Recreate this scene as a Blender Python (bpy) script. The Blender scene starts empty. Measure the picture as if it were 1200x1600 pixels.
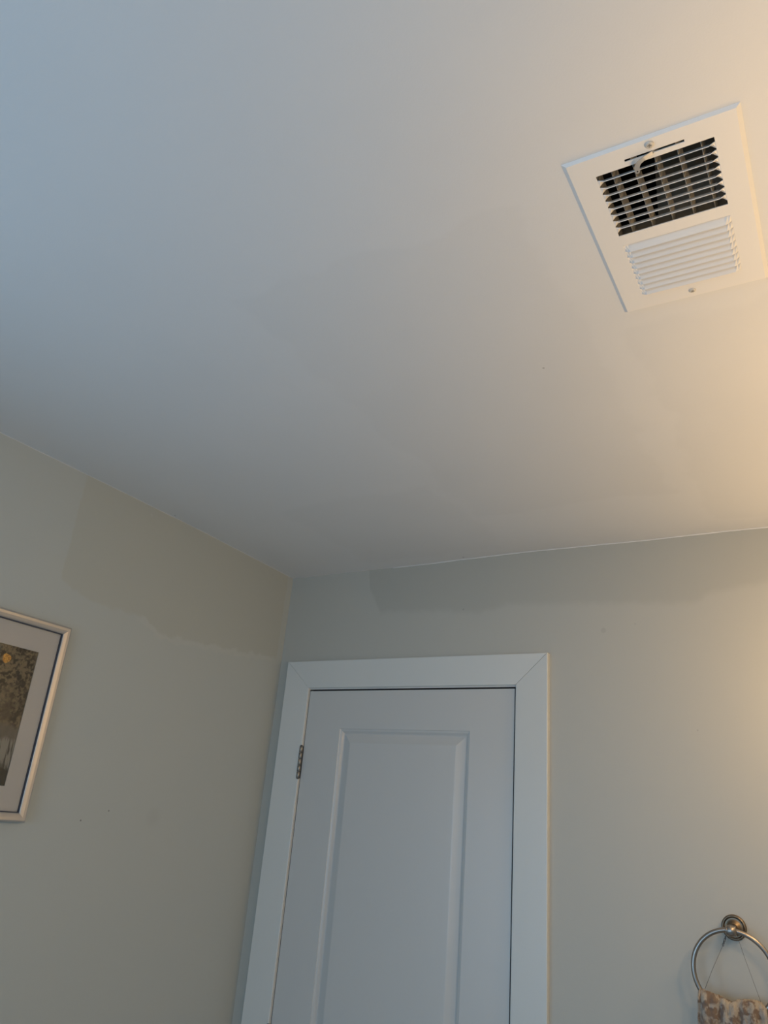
import bpy, bmesh, math, random
from mathutils import Matrix, Vector, noise
random.seed(7)
S = bpy.context.scene
COL = S.collection
H = 2.44

# ------------------------------------------------------------------ camera
CAM_POS = (1.6638, -2.0392, 1.6536)
RT = (0.85809, 0.50675, 0.08302); UP = (0.12738, -0.36668, 0.92159); FW = (-0.49746, 0.78023, 0.37919)
cd = bpy.data.cameras.new('camera'); cam = bpy.data.objects.new('camera', cd); COL.objects.link(cam)
cam.matrix_world = Matrix(((RT[0], UP[0], -FW[0], CAM_POS[0]), (RT[1], UP[1], -FW[1], CAM_POS[1]),
                           (RT[2], UP[2], -FW[2], CAM_POS[2]), (0, 0, 0, 1)))
cd.sensor_fit = 'VERTICAL'; cd.sensor_height = 36.0; cd.lens = 1187.6 * 36 / 1600
cd.clip_start = 0.02
S.camera = cam

# ------------------------------------------------------------------ light and exposure
S.view_settings.view_transform = 'Standard'; S.view_settings.look = 'None'
S.view_settings.gamma = 1.0; S.view_settings.exposure = 0.0
w = bpy.data.worlds.new('world'); S.world = w; w.use_nodes = True
w.node_tree.nodes['Background'].inputs[0].default_value = (0.55, 0.75, 1.0, 1)
w.node_tree.nodes['Background'].inputs[1].default_value = 0.6

def area(name, loc, target, sx, sy, power, color, spread=math.pi):
    l = bpy.data.lights.new(name, 'AREA'); l.shape = 'RECTANGLE'; l.size = sx; l.size_y = sy
    l.energy = power; l.color = color; l.spread = spread
    o = bpy.data.objects.new(name, l); COL.objects.link(o); o.location = loc
    o.rotation_euler = (Vector(target) - Vector(loc)).to_track_quat('-Z', 'Y').to_euler()
    return o
WIN_Y, WIN_Z, WIN_W, WIN_H = -1.95, 1.35, 0.8, 1.1
REAR_X, REAR_W = 1.0, 1.2
SKY = (0.40, 0.69, 1.0)
area('window_daylight', (0.05, WIN_Y, WIN_Z), (2.0, WIN_Y, WIN_Z), WIN_W - .1, WIN_H - .1, 6.2, SKY)
area('window_daylight', (REAR_X, -3.25, 1.5), (REAR_X, 0, 1.5), REAR_W - .1, WIN_H - .1, 13.3, SKY)
LAMPS = [(1.82, y, 2.00) for y in (-.25, -.80, -1.35)]
GLOBE_R, GLOBE_E, GLOBE_C = .06, 32.5, (1.0, .655, .32)
#LIGHTS_END

# ------------------------------------------------------------------ node helpers
class NB:
    def __init__(s, name):
        s.m = bpy.data.materials.new(name); s.m.use_nodes = True; s.t = s.m.node_tree; s.n = s.t.nodes
        s.b = s.n['Principled BSDF']
    def new(s, typ, **kw):
        x = s.n.new(typ)
        for k, v in kw.items(): setattr(x, k, v)
        return x
    def put(s, sock, v):
        if isinstance(v, bpy.types.NodeSocket): s.t.links.new(v, sock)
        else: sock.default_value = v
    def math(s, op, a, b=0.0, c=0.0, clamp=False):
        x = s.new('ShaderNodeMath', operation=op, use_clamp=clamp)
        s.put(x.inputs[0], a); s.put(x.inputs[1], b); s.put(x.inputs[2], c)
        return x.outputs[0]
    def pos(s):
        g = s.new('ShaderNodeNewGeometry'); x = s.new('ShaderNodeSeparateXYZ'); s.t.links.new(g.outputs['Position'], x.inputs[0])
        return g.outputs['Position'], x.outputs[0], x.outputs[1], x.outputs[2]
    def noise(s, vec, scale, detail=2.0, rough=0.5, dist=0.0):
        x = s.new('ShaderNodeTexNoise'); s.put(x.inputs['Vector'], vec); x.inputs['Scale'].default_value = scale
        x.inputs['Detail'].default_value = detail; x.inputs['Roughness'].default_value = rough
        x.inputs['Distortion'].default_value = dist
        return x.outputs[0]
    def sstep(s, v, lo, hi):
        x = s.new('ShaderNodeMapRange', interpolation_type='SMOOTHSTEP'); s.put(x.inputs[0], v)
        x.inputs[1].default_value = lo; x.inputs[2].default_value = hi
        return x.outputs[0]
    def mix(s, f, a, b):
        x = s.new('ShaderNodeMix', data_type='RGBA'); s.put(x.inputs[0], f); s.put(x.inputs[6], a); s.put(x.inputs[7], b)
        return x.outputs[2]
    def curve(s, v, lo, hi, pts):
        """piecewise curve: v in lo..hi -> value"""
        ys = [p[1] for p in pts]; y0, y1 = min(ys) - .01, max(ys) + .01
        x = s.new('ShaderNodeFloatCurve'); c = x.mapping.curves[0]
        P = [((a - lo) / (hi - lo), (b - y0) / (y1 - y0)) for a, b in pts]
        c.points[0].location = P[0]; c.points[1].location = P[-1]
        for p in P[1:-1]: c.points.new(*p)
        for p in c.points: p.handle_type = 'VECTOR'
        x.mapping.update()
        mr = s.new('ShaderNodeMapRange'); s.put(mr.inputs[0], v); mr.inputs[1].default_value = lo; mr.inputs[2].default_value = hi
        s.t.links.new(mr.outputs[0], x.inputs['Value'])
        return s.math('MULTIPLY_ADD', x.outputs[0], y1 - y0, y0)
    def spot(s, pos, p, r, soft=.3):
        x = s.new('ShaderNodeVectorMath', operation='DISTANCE'); s.put(x.inputs[0], pos); x.inputs[1].default_value = p
        return s.math('SUBTRACT', 1.0, s.sstep(x.outputs['Value'], r * (1 - soft), r * (1 + soft)))
    def bump(s, h, strength, dist):
        x = s.new('ShaderNodeBump'); s.put(x.inputs['Height'], h); x.inputs['Strength'].default_value = strength
        x.inputs['Distance'].default_value = dist; s.t.links.new(x.outputs[0], s.b.inputs['Normal'])
    def fin(s, col, rough=.5, metal=0.0, spec=.5):
        s.put(s.b.inputs['Base Color'], col); s.put(s.b.inputs['Roughness'], rough)
        s.b.inputs['Metallic'].default_value = metal; s.b.inputs['Specular IOR Level'].default_value = spec
        return s.m

def simple(name, col, rough=.5, metal=0., spec=.5, bump=None):
    b = NB(name)
    if bump:
        g, *_ = b.pos(); b.bump(b.noise(g, bump[0], 3), bump[1], bump[2])
    return b.fin((*col, 1), rough, metal, spec)

def roller(b, g):
    h = b.math('ADD', b.math('MULTIPLY', b.noise(g, 420, 2), .25), b.math('MULTIPLY', b.noise(g, 5, 2), 1.6))
    b.bump(h, .25, .002)

def rect_mask(b, a, lo, hi, soft):
    return b.math('MULTIPLY', b.sstep(a, lo - soft, lo + soft), b.math('SUBTRACT', 1.0, b.sstep(a, hi - soft, hi + soft)))

# ---- ceiling paint, with faintly darker rolled-over areas
CEIL = (0.74, 0.745, 0.75, 1); CEIL_D = (0.70, 0.705, 0.708, 1)
b = NB('ceiling_paint'); g, X, Y, Z = b.pos()
wob = b.math('MULTIPLY', b.math('SUBTRACT', b.noise(g, 7, 3), .5), .10)
Yw = b.math('ADD', Y, wob); Xw = b.math('ADD', X, b.math('MULTIPLY', wob, 1.3))
m1 = b.math('MULTIPLY', rect_mask(b, Yw, -1.305, -.30, .008), rect_mask(b, Xw, .86, 1.36, .012))
m2 = b.math('MULTIPLY', rect_mask(b, Yw, -.53, -.06, .02), rect_mask(b, Xw, .35, .84, .02))
m3 = b.math('MULTIPLY', rect_mask(b, Yw, -.96, -.10, .01), rect_mask(b, Xw, 1.42, 1.9, .01))
m = b.math('ADD', b.math('MULTIPLY', m1, .45), b.math('ADD', b.math('MULTIPLY', m2, .5), b.math('MULTIPLY', m3, .5)), clamp=True)
m = b.math('ADD', m, b.math('MULTIPLY', b.sstep(b.noise(g, 2.2, 3), .45, .6), .25), clamp=True)
c = b.mix(m, CEIL, CEIL_D)
for p, r in (((.681 * 1.0, -.017, H), .003), ((0.02, -.60, H), .003), ((1.26, -.914, H), .002)):
    c = b.mix(b.math('MULTIPLY', b.spot(g, p, r), .6), c, (.2, .2, .2, 1))
roller(b, g)
M_ceil = b.fin(c, .55, spec=.35)

# ---- wall paint: base greige, darker touch-up patches under the ceiling
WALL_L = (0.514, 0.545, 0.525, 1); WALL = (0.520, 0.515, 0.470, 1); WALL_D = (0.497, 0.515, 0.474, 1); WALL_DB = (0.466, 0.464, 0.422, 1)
b = NB('wall_paint_left'); g, X, Y, Z = b.pos()
edge = b.curve(Y, -1.2, 0.05, [(-1.2, 2.15), (-.905, 2.15), (-.83, 2.125), (-.617, 2.123), (-.549, 2.095), (-.332, 2.112), (-.02, 2.143), (.05, 2.15)])
n1 = b.math('MULTIPLY', b.math('SUBTRACT', b.noise(g, 28, 3), .5), .03)
mz = b.sstep(b.math('SUBTRACT', b.math('ADD', Z, n1), edge), -.003, .010)
my = rect_mask(b, b.math('ADD', Y, b.math('MULTIPLY', n1, .4)), -.905, -.028, .004)
c = b.mix(b.math('MULTIPLY', mz, my), WALL_L, WALL_D)
halo = rect_mask(b, b.math('ADD', b.math('SUBTRACT', Z, edge), b.math('MULTIPLY', n1, 1.5)), -.012, .004, .006)
c = b.mix(b.math('MULTIPLY', b.math('MULTIPLY', halo, rect_mask(b, Y, -.64, -.05, .02)), .35), c, (.59, .595, .55, 1))
for p, r, cc in (((0, -.683, 1.6014), .0022, .08), ((0, -.603, 1.628), .0022, .1), ((0, -.672, 2.4176), .006, .62), ((0, -.650, 2.405), .004, .6),
                 ((0, -.635, 2.404), .003, .6), ((0, -.93, 2.06), .003, .4)):
    c = b.mix(b.math('MULTIPLY', b.spot(g, p, r), .7), c, (cc, cc, cc, 1))
c = b.mix(b.math('MULTIPLY', b.spot(g, (0, -.447, 1.62), .02, .8), .12), c, (.3, .3, .3, 1))
roller(b, g)
M_wl = b.fin(c, .5, spec=.4)

b = NB('wall_paint_back'); g, X, Y, Z = b.pos()
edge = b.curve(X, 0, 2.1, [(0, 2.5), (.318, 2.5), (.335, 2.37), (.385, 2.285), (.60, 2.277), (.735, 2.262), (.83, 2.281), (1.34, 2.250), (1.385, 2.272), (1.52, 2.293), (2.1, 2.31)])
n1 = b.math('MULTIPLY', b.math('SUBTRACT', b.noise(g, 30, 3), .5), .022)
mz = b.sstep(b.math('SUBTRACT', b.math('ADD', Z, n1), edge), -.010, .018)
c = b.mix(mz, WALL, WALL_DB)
for p, r, cc in (((.681, 0, 2.2789), .003, .1), ((1.105, 0, 2.1917), .007, .25), ((1.3285, 0, 1.9308), .002, .1), ((1.19, 0, 2.205), .003, .25)):
    c = b.mix(b.math('MULTIPLY', b.spot(g, p, r), .22), c, (cc, cc, cc, 1))
roller(b, g)
M_wb = b.fin(c, .5, spec=.4)
M_wall = simple('wall_paint', WALL[:3], .5, bump=(420, .2, .001))

M_trim = simple('trim_enamel', (.70, .715, .695), .32, bump=(9, .12, .003))
M_door = simple('door_enamel', (.615, .62, .61), .30, bump=(6, .10, .003))
M_caulk = simple('caulk', (.76, .76, .75), .5)
M_vent = simple('vent_white_enamel', (.80, .79, .775), .35, bump=(60, .05, .001))
M_vane = simple('galvanised_damper', (.46, .43, .38), .5, .2)
M_duct = simple('duct_sheet_metal', (.72, .68, .62), .6, .0)
M_ductblack = simple('duct_shade_black', (.012, .012, .012), .9)  # black that paints the darkness deep inside the duct
M_zinc = simple('zinc_lever', (.46, .46, .46), .4, .5)
M_screw = simple('painted_screw', (.58, .56, .52), .45, .1, bump=(700, .5, .001))
M_nickel = simple('brushed_nickel', (.36, .32, .285), .30, 1.0)
M_nickel_d = simple('aged_nickel', (.22, .17, .12), .38, 1.0)
M_steel = simple('hinge_satin_nickel', (.30, .275, .245), .38, 1.0)
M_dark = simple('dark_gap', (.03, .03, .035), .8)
M_frame = simple('champagne_metal', (.60, .56, .52), .42, .85)
M_frame_in = simple('frame_inner_lip', (.06, .075, .11), .5, .3)
M_mat = simple('mat_board', (.64, .68, .75), .8)
M_tile = simple('floor_tile', (.55, .53, .50), .4)

# ------------------------------------------------------------------ mesh helpers
def link(name, bm, mat, parent=None, smooth=False, recalc=True):
    if recalc: bmesh.ops.recalc_face_normals(bm, faces=bm.faces)
    me = bpy.data.meshes.new(name); bm.to_mesh(me); bm.free()
    for m_ in (mat if isinstance(mat, (list, tuple)) else [mat]): me.materials.append(m_)
    if smooth:
        for p in me.polygons: p.use_smooth = True
    o = bpy.data.objects.new(name, me); COL.objects.link(o)
    if parent: o.parent = parent
    return o
def struct(o): o['kind'] = 'structure'; return o
def tag(o, label, cat, group=None):
    o['label'] = label; o['category'] = cat
    if group: o['group'] = group
    return o
def empty(name, loc, rz=0):
    o = bpy.data.objects.new(name, None); COL.objects.link(o); o.location = loc; o.rotation_euler = (0, 0, rz)
    o.empty_display_size = .05
    return o
def box(bm, a, c):
    r = bmesh.ops.create_cube(bm, size=1)
    for v in r['verts']:
        v.co = Vector([a[i] + (v.co[i] + .5) * (c[i] - a[i]) for i in range(3)])
    return r['verts']
def plate(bm, us, vs, hole, fn, t0, t1):
    """tiled slab with holes; fn(u,v,t)->xyz"""
    V = {}
    def gv(i, j, t):
        if (i, j, t) not in V: V[i, j, t] = bm.verts.new(fn(us[i], vs[j], t))
        return V[i, j, t]
    nu, nv = len(us) - 1, len(vs) - 1
    solid = lambda i, j: 0 <= i < nu and 0 <= j < nv and not hole((us[i] + us[i + 1]) / 2, (vs[j] + vs[j + 1]) / 2)
    for i in range(nu):
        for j in range(nv):
            if not solid(i, j): continue
            for t in (t0, t1): bm.faces.new([gv(i, j, t), gv(i + 1, j, t), gv(i + 1, j + 1, t), gv(i, j + 1, t)])
            for di, dj, a, c_ in ((-1, 0, (0, 0), (0, 1)), (1, 0, (1, 0), (1, 1)), (0, -1, (0, 0), (1, 0)), (0, 1, (0, 1), (1, 1))):
                if not solid(i + di, j + dj):
                    bm.faces.new([gv(i + a[0], j + a[1], t0), gv(i + c_[0], j + c_[1], t0), gv(i + c_[0], j + c_[1], t1), gv(i + a[0], j + a[1], t1)])
def tube(bm, pts, r, seg=12, closed=False, cap=True):
    pts = [Vector(p) for p in pts]; n = len(pts); rings = []
    rr = r if isinstance(r, (list, tuple)) else [r] * n
    prev = None
    for i in range(n):
        if closed: t = pts[(i + 1) % n] - pts[i - 1]
        else: t = pts[min(i + 1, n - 1)] - pts[max(i - 1, 0)]
        t.normalize()
        if prev is None:
            a = Vector((0, 0, 1)) if abs(t.z) < .9 else Vector((0, 1, 0))
            u = t.cross(a).normalized()
        else: u = (prev - t * prev.dot(t)).normalized()
        prev = u; v = t.cross(u)
        rings.append([bm.verts.new(pts[i] + rr[i] * (math.cos(k * 2 * math.pi / seg) * u + math.sin(k * 2 * math.pi / seg) * v)) for k in range(seg)])
    for i in range(n if closed else n - 1):
        A, B = rings[i], rings[(i + 1) % n]
        for k in range(seg): bm.faces.new([A[k], A[(k + 1) % seg], B[(k + 1) % seg], B[k]])
    if not closed and cap:
        bm.faces.new(rings[0]); bm.faces.new(rings[-1])
def lathe(bm, prof, seg, fn):
    """prof [(radius, axial)], fn(x,y,axial)->xyz"""
    rings = []
    for r, h in prof:
        if r < 1e-6: rings.append([bm.verts.new(fn(0, 0, h))])
        else: rings.append([bm.verts.new(fn(r * math.cos(2 * math.pi * k / seg), r * math.sin(2 * math.pi * k / seg), h)) for k in range(seg)])
    for A, B in zip(rings, rings[1:]):
        for k in range(seg):
            q = [A[k % len(A)], A[(k + 1) % len(A)], B[(k + 1) % len(B)], B[k % len(B)]]
            q2 = []
            for v in q:
                if v not in q2: q2.append(v)
            if len(q2) > 2: bm.faces.new(q2)
def prism(bm, poly, fn, t0, t1, bev=0, pick=None, seg=3):
    lo = [bm.verts.new(fn(*p, t0)) for p in poly]; hi = [bm.verts.new(fn(*p, t1)) for p in poly]
    bm.faces.new(lo); bm.faces.new(hi); n = len(poly)
    for i in range(n): bm.faces.new([lo[i], lo[(i + 1) % n], hi[(i + 1) % n], hi[i]])
    if bev:
        bmesh.ops.recalc_face_normals(bm, faces=bm.faces)
        es = []
        for i in pick:
            e = bm.edges.get((hi[i], hi[(i + 1) % n]))
            if e: es.append(e)
        bmesh.ops.bevel(bm, geom=es, offset=bev, segments=seg, affect='EDGES', profile=.5)

# ------------------------------------------------------------------ room shell
RX, RY = 2.10, -3.30            # right wall, rear wall
DL, DR, DT = .1413, .8523, 2.040   # door leaf
VX, VY, VR = 1.434, -1.3373, .0094
hx0, hx1, hy0, hy1 = VX + .022, VX + .186, VY + .015, VY + .300
def lerp(tab, x):
    if x <= tab[0][0]: return tab[0][1]
    for (a, va), (c_, vc) in zip(tab, tab[1:]):
        if x <= c_:
            t = (x - a) / (c_ - a); t = t * t * (3 - 2 * t); return va + (vc - va) * t
    return tab[-1][1]
BACK_DZ = [(0, -.0040), (.3, -.0035), (.53, -.0025), (.70, .001), (.88, .0035), (1.05, .002), (1.23, 0), (1.4, .0015), (1.6, .001)]
LEFT_DZ = [(-1.3, -.003), (-1.158, -.0025), (-.95, 0), (-.75, .002), (-.50, .003), (-.30, .0005), (-.2, -.0012), (0, -.004)]
def ceil_z(x, y):
    f = lambda d: max(0, 1 - d / .12) ** 2
    w1, w2 = f(-y), f(x)
    z = H
    if w1 + w2 > 0:
        dz1, dz2 = lerp(BACK_DZ, x), lerp(LEFT_DZ, y)
        z += (w1 * dz1 + w2 * dz2) * max(w1, w2) / (w1 + w2)
        z += .0006 * noise.noise(Vector((x * 22, y * 22, 0))) * max(w1, w2)
    return z
xs = sorted(set([round(RX * i / 84, 4) for i in range(85)] + [0.006, .012, hx0, hx1])); ys = sorted(set([round(RY * i / 132, 4) for i in range(133)] + [-.006, -.012, hy0, hy1]))
bm = bmesh.new()
plate(bm, xs, ys, lambda u, v: hx0 < u < hx1 and hy0 < v < hy1, lambda u, v, t: (u, v, ceil_z(u, v) + t), 0, .012)
struct(link('ceiling', bm, M_ceil, smooth=False))
bm = bmesh.new(); box(bm, (-.1, RY - .1, -.1), (RX + .1, .1, 0)); struct(link('floor', bm, M_tile))
# back wall with the door opening
bm = bmesh.new()
plate(bm, [-.1, DL - .02, DR + .02, RX + .1], [0, DT + .02, H + .02], lambda u, v: DL - .02 < u < DR + .02 and v < DT, lambda u, v, t: (u, t, v), 0, .12)
struct(link('wall_back', bm, M_wb))
# left wall (very slightly out of plumb) with a window far behind the camera's view
WY0, WY1, WZ0, WZ1 = WIN_Y - WIN_W / 2, WIN_Y + WIN_W / 2, WIN_Z - WIN_H / 2, WIN_Z + WIN_H / 2
bm = bmesh.new()
lean = lambda v: .006 * max(0, min(1, (v - 1.7) / .7))
plate(bm, [RY, WY0, WY1, -1.3, .0], [0, WZ0, 1.7, WZ1, H + .02], lambda u, v: WY0 < u < WY1 and WZ0 < v < WZ1, lambda u, v, t: (-t + (lean(v) if t == 0 and u > -1.4 else 0), u, v), 0, .1)
struct(link('wall_left', bm, M_wl))
bm = bmesh.new(); box(bm, (RX, RY, 0), (RX + .1, .0, H + .02)); struct(link('wall_right', bm, M_wall))
RX0, RX1, RZ0, RZ1 = REAR_X - REAR_W / 2, REAR_X + REAR_W / 2, 1.5 - WIN_H / 2, 1.5 + WIN_H / 2
bm = bmesh.new()
plate(bm, [-.1, RX0, RX1, RX + .1], [0, RZ0, RZ1, H + .02], lambda u, v: RX0 < u < RX1 and RZ0 < v < RZ1, lambda u, v, t: (u, RY - t, v), 0, .1)
struct(link('wall_front', bm, M_wall))
# windows: frame + pane
b = NB('window_glass'); b.b.inputs['Transmission Weight'].default_value = 1; b.b.inputs['IOR'].default_value = 1.45
M_glass = b.fin((1, 1, 1, 1), .0)
def window(name, loc, rz, W_, H_):
    wn = struct(empty(name, loc, rz)); m_ = H_ / 2; h_ = W_ / 2
    bm = bmesh.new()
    plate(bm, [-h_, -h_ + .05, h_ - .05, h_], [0, .05, m_ - .02, m_ + .02, H_ - .05, H_],
          lambda u, v: abs(u) < h_ - .05 and .05 < v < H_ - .05 and abs(v - m_) > .02, lambda u, v, t: (t, u, v), -.09, -.05)
    link('window_frame', bm, M_trim, wn)
    bm = bmesh.new(); box(bm, (-.074, -h_ + .04, .04), (-.070, h_ - .04, H_ - .04)); link('window_pane', bm, M_glass, wn)
window('window_1', (0, WIN_Y, WZ0), 0, WIN_W, WIN_H)
window('window_2', (REAR_X, RY, RZ0), math.pi / 2, REAR_W, WIN_H)

# caulk line along the back wall / ceiling joint, and along the left joint
bm = bmesh.new(); pts = []; rr = []
for i in range(140):
    x = .42 + i * 1.2 / 139; pts.append((x, -.0008, ceil_z(x, -.003) - .0005)); rr.append(.0016 + .0012 * max(0, noise.noise(Vector((x * 9, 0, 3)))) + .0006 * noise.noise(Vector((x * 60, 0, 3))))
tube(bm, pts, rr, 6); struct(link('trim_5', bm, M_caulk, smooth=True))
bm = bmesh.new(); pts = []; rr = []
for i in range(140):
    y = -.02 - i * 1.25 / 139; pts.append((.006, y, ceil_z(.006, y) - .0004)); rr.append(.0008 + .0005 * noise.noise(Vector((y * 14, 0, 9))))
tube(bm, pts, rr, 6); struct(link('trim_6', bm, M_caulk, smooth=True))

# ------------------------------------------------------------------ door casing (mitred flat boards), jamb
CT = .0165
IL, IR, IT = .1392, .8575, 2.0465     # casing inner edges
OL, OR, OT = .0462, .9530, 2.1335
F = lambda u, v, t: (u, -t, v)
bm = bmesh.new(); prism(bm, [(OL, 0), (IL, 0), (IL, IT), (OL, OT)], F, 0, CT, .0022, [1, 3]); struct(link('trim_1', bm, M_trim))
g_ = .0010
bm = bmesh.new(); prism(bm, [(OL + g_ * .5, OT), (IL + g_ * .5, IT), (IR - g_ * 1.4, IT), (OR - g_, OT - .0006)], F, 0, CT - .0004, .0022, [1, 3]); struct(link('trim_2', bm, M_trim))
bm = bmesh.new(); prism(bm, [(IR, 0), (OR, 0), (OR, OT - .001), (IR, IT)], F, 0, CT, .0024, [1, 3]); struct(link('trim_3', bm, M_trim))
bm = bmesh.new()
box(bm, (DL - .020, 0, 0), (DL - .0018, .115, DT + .02)); box(bm, (DR + .0022, 0, 0), (DR + .020, .115, DT + .02)); box(bm, (DL - .0018, 0, DT + .0025), (DR + .0022, .115, DT + .02))
box(bm, (DL - .002, .042, 0), (DL + .012, .075, DT)); box(bm, (DR - .012, .042, 0), (DR + .002, .075, DT)); box(bm, (DL, .042, DT - .012), (DR, .075, DT + .003))
struct(link('trim_4', bm, M_trim))

for nm in ('trim_1', 'trim_2', 'trim_3'):
    for v in bpy.data.objects[nm].data.vertices:
        if v.co.y < -.006:
            k = max(0, 1 - min(abs(v.co.x - IL) if nm == 'trim_1' else 9, abs(v.co.x - IR) if nm == 'trim_3' else 9, abs(v.co.z - IT) if nm == 'trim_2' else 9) / .05)
            v.co.y += .0075 * k
# added dark strips that stand in for the shade in the leaf gap
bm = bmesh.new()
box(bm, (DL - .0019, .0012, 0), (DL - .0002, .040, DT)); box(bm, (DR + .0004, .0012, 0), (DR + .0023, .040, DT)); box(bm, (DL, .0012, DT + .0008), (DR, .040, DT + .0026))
struct(link('gap_shade_strips', bm, M_dark))

# door leaf with two raised panels
door = struct(empty('door_1', (DL, .0, 0)))
bm = bmesh.new()
px0, px1 = .2729 - DL, .7186 - DL; W = DR - DL
panels = [(.22, .78), (.96, 1.9202)]
xc = [0.0006, px0, px1, W - .0006]; zc = [.008] + [z for p in panels for z in p] + [DT - .0025]
for i in range(3):
    for j in range(len(zc) - 1):
        if i == 1 and j in (1, 3): continue
        bm.faces.new([bm.verts.new((xc[a], 0, zc[c_])) for a, c_ in ((i, j), (i + 1, j), (i + 1, j + 1), (i, j + 1))])
prof = [(0, 0), (.0012, .0016), (.0035, .0026), (.006, .0034), (.009, .0058), (.012, .0092), (.0140, .0104), (.0158, .0106), (.0168, .0102), (.040, .0012), (.0425, .0005), (.0447, .0004)]
for z0, z1 in panels:
    rings = [[bm.verts.new((px0 + i_, d, z0 + i_)), bm.verts.new((px1 - i_, d, z0 + i_)), bm.verts.new((px1 - i_, d, z1 - i_)), bm.verts.new((px0 + i_, d, z1 - i_))] for i_, d in prof]
    for A, B in zip(rings, rings[1:]):
        for k in range(4): bm.faces.new([A[k], A[(k + 1) % 4], B[(k + 1) % 4], B[k]])
    bm.faces.new(rings[-1])
bmesh.ops.remove_doubles(bm, verts=bm.verts, dist=.00005)
# sides and back
x0, x1, z0, z1, dp = xc[0], xc[-1], zc[0], zc[-1], .036
q = [bm.verts.new(p) for p in ((x0, 0, z0), (x1, 0, z0), (x1, 0, z1), (x0, 0, z1), (x0, dp, z0), (x1, dp, z0), (x1, dp, z1), (x0, dp, z1))]
for f in ((0, 1, 5, 4), (1, 2, 6, 5), (2, 3, 7, 6), (3, 0, 4, 7), (4, 5, 6, 7)): bm.faces.new([q[k] for k in f])
bmesh.ops.remove_doubles(bm, verts=bm.verts, dist=.00005)
slab = link('door_leaf', bm, M_door, door)
# hinges (three; the top one shows), knuckle barrels standing proud of the leaf
def hinge(zc_):
    h = bpy.data.objects
    bm = bmesh.new(); L = .0970; n = 5
    for k in range(n):
        a = -L / 2 + k * L / n + .0005; e = a + L / n - .001
        lathe(bm, [(0, a), (.0048, a), (.0056, a + .0008), (.0056, e - .0008), (.0048, e), (0, e)], 16, lambda x, y, hh: (x, y, hh))
    lathe(bm, [(0, L / 2), (.0036, L / 2), (.0046, L / 2 + .0012), (.003, L / 2 + .0028), (0, L / 2 + .0032)], 14, lambda x, y, hh: (x, y, hh))
    lathe(bm, [(0, -L / 2 - .003), (.003, -L / 2 - .0026), (.0046, -L / 2 - .001), (.0036, -L / 2), (0, -L / 2)], 14, lambda x, y, hh: (x, y, hh))
    o = link('hinge', bm, M_steel, door); o.location = (-.0035, -.0085, zc_)
    for p in o.data.polygons: p.use_smooth = abs(p.normal.z) < .5
    o['label'] = 'brushed nickel hinge barrel'
    bm = bmesh.new(); box(bm, (.0005, .001, -L / 2), (.0026, .026, L / 2)); box(bm, (-.0004, .0, -L / 2), (.0014, .010, L / 2))
    link('hinge_leaf', bm, M_steel, o)
for z in (1.8145, 1.06, .28): hinge(z)
# knob below the frame of the photograph
bm = bmesh.new(); K = lambda x, y, h: (W - .065 + x, -h, .92 + y)
lathe(bm, [(0, 0), (.032, 0), (.032, .004), (.026, .009), (.011, .012), (.010, .030), (.019, .036), (.026, .048), (.024, .060), (.012, .067), (0, .068)], 28, K)
link('door_knob', bm, M_nickel, door, smooth=True)

# ------------------------------------------------------------------ ceiling vent (two-way register)
vent = tag(empty('ceiling_vent', (VX, VY, H), VR), 'white metal two-way louvered air vent screwed to the ceiling', 'air vent')
VW, VH, VT = .2072, .3225, .0046
U0, U1, A0, A1, B0, B1 = .0345, .1745, .0327, .1490, .1695, .2840
SU0, SU1, SV0, SV1 = .0728, .1428, .0212, .0250
bm = bmesh.new(); bv = .0052
us = [bv, U0, SU0, SU1, U1, VW - bv]; vs = [.0024, SV0, SV1, A0, A1, B0, B1, VH - .0035]
def vhole(u, v):
    return (U0 < u < U1 and (A0 < v < A1 or B0 < v < B1)) or (SU0 < u < SU1 and SV0 < v < SV1)
plate(bm, us, vs, vhole, lambda u, v, t: (u, v, -t), VT - .0012, VT)
# sloping rim down to the ceiling
oc = [(0, 0), (VW, 0), (VW, VH), (0, VH)]; ic = [(us[0], vs[0]), (us[-1], vs[0]), (us[-1], vs[-1]), (us[0], vs[-1])]
for k in range(4):
    a, c_ = k, (k + 1) % 4
    P = [(oc[a], .0004), (oc[c_], .0004), (ic[c_], VT), (ic[a], VT)]
    o_ = [bm.verts.new((p[0], p[1], -h)) for p, h in P]; i_ = [bm.verts.new((p[0], p[1], -h + .0010)) for p, h in P]
    bm.faces.new(o_); bm.faces.new(i_); bm.faces.new([o_[0], o_[1], i_[1], i_[0]])
link('face_plate', bm, M_vent, vent)
# stamped louvres: flat at both ends, twisted to full angle over the middle
def louver(vc, w_, ang, name):
    bm = bmesh.new(); n = 36; R_ = []
    for i in range(n + 1):
        u = U0 + (U1 - U0) * i / n; d = min(u - U0, U1 - u); s = min(1, d / .0075); s = s * s * (3 - 2 * s)
        a = ang * s; zz = -VT + .0006 - .0016 * s * (1 if ang < 0 else 0) + .0022 * s * (1 if ang > 0 else 0)
        row = []
        for side in (-1, 1):
            for th in (-.00045, .00045):
                y = side * w_ / 2; row.append(bm.verts.new((u, vc + y * math.cos(a) - th * math.sin(a), zz + y * math.sin(a) + th * math.cos(a))))
        R_.append(row)
    for A, B in zip(R_, R_[1:]):
        for p, q_ in ((0, 1), (1, 3), (3, 2), (2, 0)): bm.faces.new([A[p], A[q_], B[q_], B[p]])
    bm.faces.new([R_[0][k] for k in (0, 1, 3, 2)]); bm.faces.new([R_[-1][k] for k in (0, 1, 3, 2)])
    link(name, bm, M_vent, vent, smooth=False)
pA = (A1 - A0) / 9; pB = (B1 - B0) / 9
for k in range(1, 9): louver(A0 + pA * k, pA * .84, math.radians(56), 'louver')
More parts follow.
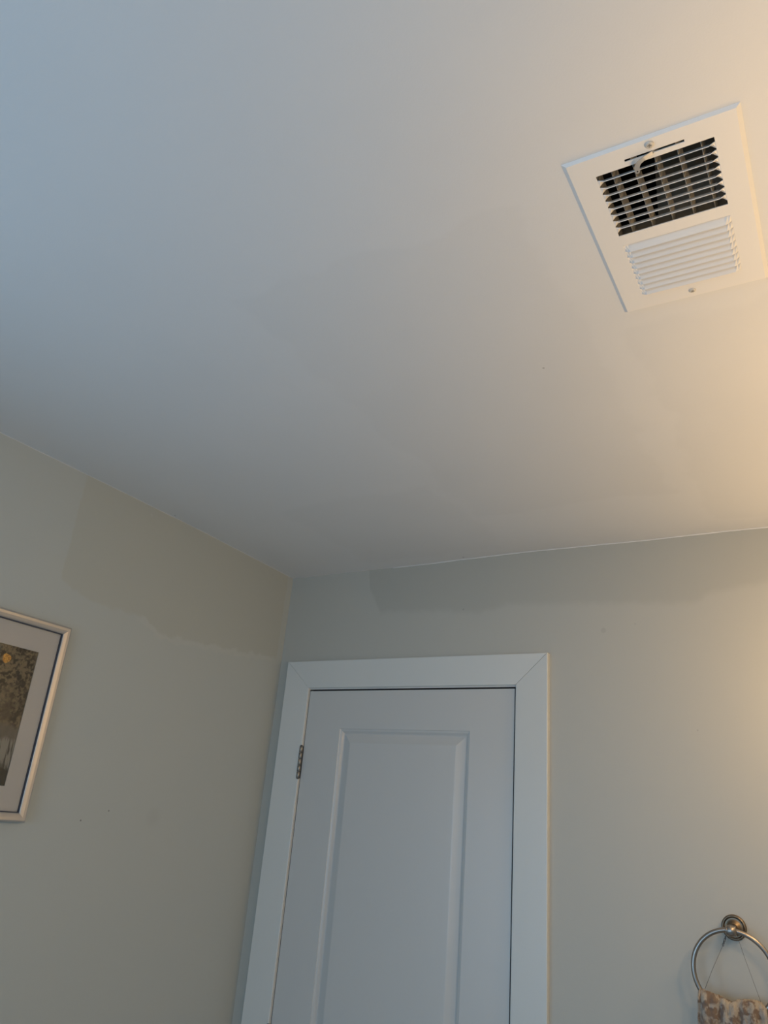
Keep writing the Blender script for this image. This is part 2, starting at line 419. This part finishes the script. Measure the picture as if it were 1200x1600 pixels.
for k in range(9): louver(B0 + pB * (k + .52), pB * .90, -math.radians(41), 'louver')
# damper: side plates and vanes running the other way
bm = bmesh.new()
zb, zt = .008, .033
box(bm, (.0325, .020, zb - .004), (.0342, .176, zt)); box(bm, (.1800, .020, zb - .004), (.1820, .176, zt))
box(bm, (.0235, .020, zb - .004), (.182, .022, zt)); box(bm, (.0235, .174, zb), (.182, .176, zt))
link('damper_frame', bm, M_vane, vent)
for k in range(5):
    bm = bmesh.new(); u = .0512 + k * .0268
    vs_ = box(bm, (u - .0006, .022, zb), (u + .0006, .174, zt))
    for v in vs_: v.co.x += (v.co.z - zb) * .10
    link('damper_vane', bm, M_vane, vent)
# duct boot above the register; black sheets on its left stand in for an unlit opening
bm = bmesh.new()
box(bm, (.022, .212, .034), (.190, .214, .32)); box(bm, (.188, .012, .012), (.190, .302, .32)); box(bm, (.020, .012, .32), (.190, .302, .322))
box(bm, (.022, .010, .012), (.190, .012, .32)); box(bm, (.020, .012, .012), (.022, .302, .055))
duct = link('duct_boot', bm, M_duct, vent)
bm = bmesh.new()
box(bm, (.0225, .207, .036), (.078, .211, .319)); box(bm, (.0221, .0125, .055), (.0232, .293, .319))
link('duct_shade_sheets', bm, M_ductblack, vent)
# closed damper plate behind the lower louvres
bm = bmesh.new(); box(bm, (.026, .178, .0085), (.182, .292, .0100)); link('closed_damper', bm, M_vane, vent)
# screws
def vscrew(u, v, sc=1.0, rot=.3):
    bm = bmesh.new()
    fn = lambda x, y, h: (u + x * sc, v + y * sc, -VT - h * sc)
    lathe(bm, [(.0056, -.0006), (.0056, .0004), (.0050, .0015), (.0036, .0023), (.0017, .0026), (.0014, .0012), (0, .0010)], 24, fn)
    o = link('screw', bm, M_screw, vent, smooth=True)
    bm = bmesh.new()
    for a in (rot, rot + math.pi / 2):
        vv = box(bm, (-.0026, -.0005, .0020), (.0026, .0005, .0029))
        for x_ in vv: x_.co = Vector((u + sc * (x_.co.x * math.cos(a) - x_.co.y * math.sin(a)), v + sc * (x_.co.x * math.sin(a) + x_.co.y * math.cos(a)), -VT - x_.co.z * sc))
    link('cross_slot', bm, simple('screw_slot', (.33, .31, .28), .7), o)
vscrew(.1050, .0110); vscrew(.1040, .3045, .9, .7)
# control lever: bent strip coming through the slot, with a holed tab
bm = bmesh.new()
path = [(.1120, .0235, .004), (.1060, .0235, -.0062), (.0960, .0245, -.0098), (.0890, .0275, -.0110), (.0855, .0320, -.0115), (.0845, .0390, -.0115), (.0842, .0430, -.0112)]
dirs = [(0, 1), (.2, 1), (.3, 1), (.6, .7), (.9, .3), (1, 0), (1, 0)]; R_ = []
wd = [.0022, .0025, .0027, .0029, .0031, .0031, .0018]
for (x, y, z), (dx, dy), hw in zip(path, dirs, wd):
    l_ = math.hypot(dx, dy); dx /= l_; dy /= l_
    R_.append([bm.verts.new((x + s_ * dx * hw, y + s_ * dy * hw, z + t_)) for s_, t_ in ((-1, 0), (1, 0), (1, .0009), (-1, .0009))])
for A, B in zip(R_, R_[1:]):
    for k in range(4): bm.faces.new([A[k], A[(k + 1) % 4], B[(k + 1) % 4], B[k]])
bm.faces.new(R_[0]); bm.faces.new(R_[-1])
lev = link('control_lever', bm, M_zinc, vent)
bm = bmesh.new(); lathe(bm, [(0, 0), (.0011, 0), (.0011, .0012), (0, .0012)], 12, lambda x, y, h: (.0844 + x, .0395 + y, -.0118 + h)); link('rivet_hole', bm, M_dark, lev)

# ------------------------------------------------------------------ framed picture on the left wall
PR, PTOP, PBOT, PWID = -.8472, 2.0405, 1.5900, .37
PL = PR - PWID; FD = .016; XO = .002
pic = tag(empty('framed_picture', (XO, (PL + PR) / 2, PBOT)), 'champagne metal framed print with wide pale mat hanging on the left wall', 'picture')
yc = (PL + PR) / 2
bm = bmesh.new()
# profile: (inset from outer edge, distance off the wall)
prof = [(0, 0), (0, .0125), (.0012, .0150), (.004, .0162), (.010, .0160), (.016, .0140), (.0188, .0126), (.0192, .0120), (.0192, .0)]
rings = []
for i_, d in prof:
    rings.append([bm.verts.new((d, y - yc, z - PBOT)) for y, z in ((PL + i_, PBOT + i_), (PR - i_, PBOT + i_), (PR - i_, PTOP - i_), (PL + i_, PTOP - i_))])
rings.append(rings[0])
for A, B in zip(rings, rings[1:]):
    for k in range(4): bm.faces.new([A[k], A[(k + 1) % 4], B[(k + 1) % 4], B[k]])
link('frame', bm, M_frame, pic)
def rail_rect(bm, i0, i1, d0, d1):
    r = []
    for i_, d in ((i0, d0), (i0, d1), (i1, d1), (i1, d0)):
        r.append([bm.verts.new((d, y - yc, z - PBOT)) for y, z in ((PL + i_, PBOT + i_), (PR - i_, PBOT + i_), (PR - i_, PTOP - i_), (PL + i_, PTOP - i_))])
    r.append(r[0])
    for A, B in zip(r, r[1:]):
        for k in range(4): bm.faces.new([A[k], A[(k + 1) % 4], B[(k + 1) % 4], B[k]])
bm = bmesh.new(); rail_rect(bm, .0190, .0215, .002, .0105); link('inner_lip', bm, M_frame_in, pic)
AY1, AZ1, AZ0 = -.9160, 1.9650, 1.6630; AY0 = 2 * yc - AY1
bm = bmesh.new()
plate(bm, [PL + .019 - yc, AY0 - yc, AY1 - yc, PR - .019 - yc], [PBOT + .019 - PBOT, AZ0 - PBOT, AZ1 - PBOT, PTOP - .019 - PBOT],
      lambda u, v: AY0 - yc < u < AY1 - yc and AZ0 - PBOT < v < AZ1 - PBOT, lambda u, v, t: (t, u, v), .0045, .0062)
link('mat_board', bm, M_mat, pic)
# the print: mottled brown foliage over grey mist, pale trunks, dark ground
b = NB('birch_print'); g, X, Y, Z = b.pos()
n_a = b.noise(g, 115, 4, .7); n_b = b.noise(g, 45, 4, .6)
f_ = b.math('ADD', b.math('MULTIPLY', n_a, .65), b.math('MULTIPLY', n_b, .35))
fol = b.mix(b.sstep(f_, .455, .545), (.008, .006, .003, 1), (.22, .19, .125, 1))
fol = b.mix(b.math('MULTIPLY', b.sstep(b.noise(g, 14, 3), .50, .62), .45), fol, (.27, .235, .165, 1))
fol = b.mix(b.math('MULTIPLY', b.math('MULTIPLY', rect_mask(b, Z, 1.80, 1.87, .02), b.sstep(b.noise(g, 30, 3), .35, .6)), .7), fol, (.030, .026, .016, 1))
fl = b.sstep(b.noise(g, 330, 2, .8), .68, .74); fol = b.mix(b.math('MULTIPLY', fl, .7), fol, (.45, .40, .27, 1))
mist = b.mix(b.noise(g, 60, 4), (.10, .10, .095, 1), (.20, .20, .19, 1))
wv = b.math('MULTIPLY', b.math('SUBTRACT', b.noise(g, 24, 3), .5), .05)
c = b.mix(b.sstep(b.math('ADD', Z, wv), 1.784, 1.800), mist, fol)
trunk = b.new('ShaderNodeCombineXYZ'); b.put(trunk.inputs[1], b.math('MULTIPLY', b.math('ADD', Y, b.math('MULTIPLY', Z, .06)), 1.0)); b.put(trunk.inputs[2], b.math('MULTIPLY', Z, .05))
tn = b.noise(trunk.outputs[0], 260, 2, .7)
tr = b.mix(b.sstep(tn, .50, .62), (.33, .35, .35, 1), (.035, .035, .035, 1))
c = b.mix(b.sstep(b.math('ADD', Z, wv), 1.752, 1.766), tr, c)
c = b.mix(b.sstep(b.math('ADD', Z, wv), 1.700, 1.712), b.mix(b.noise(g, 120, 4), (.015, .015, .012, 1), (.08, .08, .07, 1)), c)
sky = b.math('MULTIPLY', b.sstep(b.math('ADD', Z, wv), 1.945, 1.955), b.math('SUBTRACT', 1.0, b.sstep(b.math('ADD', Y, wv), -1.015, -1.0)))
c = b.mix(sky, c, (.20, .21, .18, 1))
M_art = b.fin(c, .6)
bm = bmesh.new(); box(bm, (.0034, AY0 - .004 - yc, AZ0 - .004 - PBOT), (.0044, AY1 + .004 - yc, AZ1 + .004 - PBOT)); link('print', bm, M_art, pic)
# gold leaf disc on the print
bm = bmesh.new(); n = 22; cv = bm.verts.new((.0051, 0, 0)); ring = []
for k in range(n):
    a = 2 * math.pi * k / n; r = .0108 * (1 + .10 * math.sin(3 * a + 1) + random.uniform(-.06, .06)); ring.append(bm.verts.new((.0046, r * math.cos(a), r * math.sin(a) * .98)))
mid = [bm.verts.new((.0051 + random.uniform(-.0003, .0003), v.co.y * .55, v.co.z * .55)) for v in ring]
for k in range(n):
    bm.faces.new([ring[k], ring[(k + 1) % n], mid[(k + 1) % n], mid[k]]); bm.faces.new([mid[k], mid[(k + 1) % n], cv])
b = NB('gold_leaf'); g, *_ = b.pos(); c = b.mix(b.sstep(b.noise(g, 260, 4, .7), .35, .65), (.42, .20, .03, 1), (.85, .55, .14, 1)); b.bump(b.noise(g, 300, 3), .5, .001)
lf = link('gold_leaf', bm, b.fin(c, .45, .35), pic); lf.location = (0, -.9915 - yc, 1.9350 - PBOT); lf['label'] = 'gold disc on the print'
# glazing
b = NB('picture_glass'); tb = b.new('ShaderNodeBsdfTransparent'); gl = b.new('ShaderNodeBsdfGlossy'); gl.inputs['Roughness'].default_value = .03
fr = b.new('ShaderNodeFresnel'); fr.inputs[0].default_value = 1.35; mx = b.new('ShaderNodeMixShader')
b.t.links.new(fr.outputs[0], mx.inputs[0]); b.t.links.new(tb.outputs[0], mx.inputs[1]); b.t.links.new(gl.outputs[0], mx.inputs[2])
b.t.links.new(mx.outputs[0], b.n['Material Output'].inputs[0])
bm = bmesh.new(); box(bm, (.0070, PL + .0185 - yc, .0185), (.0085, PR - .0185 - yc, PTOP - PBOT - .0185)); link('glass', bm, b.m, pic)

# ------------------------------------------------------------------ towel ring
RC = Vector((1.375, -.050, 1.426)); RR = .080; YAW = .12
tr_ = tag(empty('towel_ring', (1.3755, 0, 1.5085)), 'brushed nickel towel ring on a round wall plate right of the door', 'towel ring')
O = Vector((1.3755, 0, 1.5085))
bm = bmesh.new(); fn = lambda x, y, h: (x, -h, y)
lathe(bm, [(0, 0), (.0255, 0), (.0258, .0035), (.0248, .0066), (.0228, .0078), (.0210, .0072), (.0198, .0048), (.0185, .0044), (.0140, .0058), (.0105, .0085), (.0085, .0110), (0, .0110)], 48, fn)
link('wall_plate', bm, M_nickel_d, tr_, smooth=True)
bm = bmesh.new()
lathe(bm, [(.0100, .008), (.0082, .012), (.0066, .020), (.0062, .030), (.0075, .036), (.0096, .040), (.0116, .0455), (.0118, .0520), (.0104, .0580), (.0065, .0612), (0, .0624)], 32, lambda x, y, h: (x, -h, y - .0035 * min(1, h / .04)))
link('post', bm, M_nickel, tr_, smooth=True)
bm = bmesh.new()
lathe(bm, [(.0058, -.0105), (.0078, -.0100), (.0088, -.0080), (.0078, -.0058), (.0070, -.0052), (.0070, .0052), (.0078, .0058), (.0088, .0080), (.0078, .0100), (.0058, .0105)], 24, lambda x, y, h: (h * math.cos(YAW), -.050 + x * 1.15 + h * math.sin(YAW), y * 1.25 - .0035))
link('knuckle', bm, M_nickel, tr_, smooth=True)
bm = bmesh.new(); n = 120
ringpt = lambda a: RC + RR * Vector((math.cos(a) * math.cos(YAW), math.cos(a) * math.sin(YAW), math.sin(a)))
tube(bm, [ringpt(2 * math.pi * k / n) - O for k in range(n)], .0051, 16, closed=True)
link('ring', bm, M_nickel, tr_, smooth=True)

# ------------------------------------------------------------------ towel through the ring
TOP = [(1.302, 1.380), (1.306, 1.3865), (1.310, 1.3875), (1.320, 1.3845), (1.337, 1.3810), (1.350, 1.3765), (1.360, 1.3735), (1.367, 1.3715), (1.373, 1.3745), (1.380, 1.3775), (1.395, 1.3800), (1.410, 1.3815), (1.420, 1.3790), (1.428, 1.3730), (1.436, 1.3640)]
bm = bmesh.new(); NU, NV = 110, 190; LEN = .26; grid = []
for i in range(NU + 1):
    s = i / NU; x0 = 1.3045 + s * .1275; zt_ = lerp(TOP, x0); row = []
    for j in range(NV + 1):
        t = j / NV * 2 - 1; L_ = abs(t) * LEN; rad = .0135
        if L_ < rad * 1.2: a = L_ / (rad * 1.2) * math.pi / 2; yo = math.sin(a) * rad; zo = -(1 - math.cos(a)) * rad
        else: yo = rad + .004 * min(1, (L_ - rad) / .05); zo = -rad - (L_ - rad * 1.2)
        sg = -1 if t < 0 else 1
        spread = 1 + .28 * min(1, L_ / .25) * (1 if sg < 0 else .9)
        xx = 1.365 + (x0 - 1.365) * spread
        fold = .006 * math.sin(s * 21 + 1.0 + L_ * 6) * min(1, .35 + L_ / .06) + .003 * math.sin(s * 45)
        yb = -.0545 + (x0 - 1.375) * math.sin(YAW)
        y_ = yb + sg * yo + fold * (1 if sg < 0 else .5)
        p = Vector((xx, min(y_, -.010), zt_ + zo))
        nz = noise.noise(p * 260) * .0020 + noise.noise(p * 620) * .0026
        p += Vector((nz * .4, sg * nz if L_ > rad else 0, nz if L_ < rad * 1.5 else 0))
        row.append(bm.verts.new(p - Vector((1.365, -.055, 1.36))))
    grid.append(row)
for i in range(NU):
    for j in range(NV): bm.faces.new([grid[i][j], grid[i + 1][j], grid[i + 1][j + 1], grid[i][j + 1]])
b = NB('terry_cloth'); g, X, Y, Z = b.pos()
nn = b.noise(g, 34, 3, .6, .8)
c = b.mix(b.sstep(nn, .44, .57), (.80, .70, .56, 1), (.31, .20, .135, 1))
n2 = b.noise(g, 55, 2, .5, .6); c = b.mix(b.sstep(n2, .52, .64), c, (.72, .66, .58, 1))
pile = b.noise(g, 900, 3, .8)
c = b.mix(b.math('MULTIPLY', b.sstep(pile, .38, .62), .5), c, (.36, .29, .23, 1))
b.bump(pile, 1.0, .003)
M_towel = b.fin(c, .95, spec=.1); b.b.inputs['Sheen Weight'].default_value = .3
tw = link('hand_towel', bm, M_towel, smooth=True); tw.location = (1.365, -.055, 1.36)
sm = tw.modifiers.new('solid', 'SOLIDIFY'); sm.thickness = .0025; sm.offset = 0
tag(tw, 'beige and brown patterned terry hand towel hanging through the metal ring', 'towel')

# ------------------------------------------------------------------ thin cord looped over the post
cord = tag(empty('hanging_cord', (1.3745, -.030, 1.487)), 'thin dark cord looped over the towel ring post down into the towel', 'cord')
CO = Vector((1.3745, -.030, 1.487)); P = lambda x, y, z: Vector((x, y, z)) - CO
bm = bmesh.new()
tube(bm, [P(1.3095, -.043, 1.378), P(1.330, -.040, 1.424), P(1.346, -.036, 1.456), P(1.3545, -.031, 1.474), P(1.3600, -.028, 1.489), P(1.366, -.027, 1.500), P(1.3735, -.026, 1.5130), P(1.381, -.027, 1.502), P(1.3860, -.029, 1.488), P(1.3960, -.034, 1.456), P(1.4100, -.040, 1.414), P(1.4225, -.044, 1.376)], .00042, 6)
link('strand', bm, simple('cord_fibre', (.16, .14, .12), .8), cord, smooth=True)
bm = bmesh.new()
for k in range(4):
    c0 = P(1.3600 - k * .0020, -.0285, 1.4885 - k * .0048)
    tube(bm, [c0 + Vector((.0017 * math.cos(a) * (1 if k % 2 else .4), .0012 * math.cos(a) * (0 if k % 2 else 1), .0030 * math.sin(a))) for a in [2 * math.pi * i / 12 for i in range(12)]], .00055, 6, closed=True)
link('chain_links', bm, simple('dark_chain', (.07, .07, .075), .4, .8), cord, smooth=True)

# ------------------------------------------------------------------ vanity light on the right wall (outside the photograph)
LY, LZ = -.80, 2.00
vl = tag(empty('vanity_light', (RX, LY, LZ)), 'brushed nickel vanity light with three round globe bulbs on the right wall', 'wall lamp')
bm = bmesh.new(); box(bm, (-.022, -.62, -.05), (0, .62, .05)); bmesh.ops.bevel(bm, geom=bm.edges[:], offset=.005, segments=2, affect='EDGES'); link('back_plate', bm, M_nickel, vl)
b = NB('lit_globe_bulb'); b.b.inputs['Emission Color'].default_value = (*GLOBE_C, 1); b.b.inputs['Emission Strength'].default_value = GLOBE_E
M_bulb = b.fin((.8, .8, .8, 1), .4)
for (x, y, z) in LAMPS:
    bm = bmesh.new(); tube(bm, [(-.02, y - LY, z - LZ), (x - RX + GLOBE_R + .012, y - LY, z - LZ)], .018, 20); link('lamp_socket', bm, M_nickel, vl, smooth=True)
    bm = bmesh.new(); bmesh.ops.create_uvsphere(bm, u_segments=24, v_segments=14, radius=GLOBE_R)
    for v in bm.verts: v.co += Vector((x - RX, y - LY, z - LZ))
    link('globe_bulb', bm, M_bulb, vl, smooth=True)
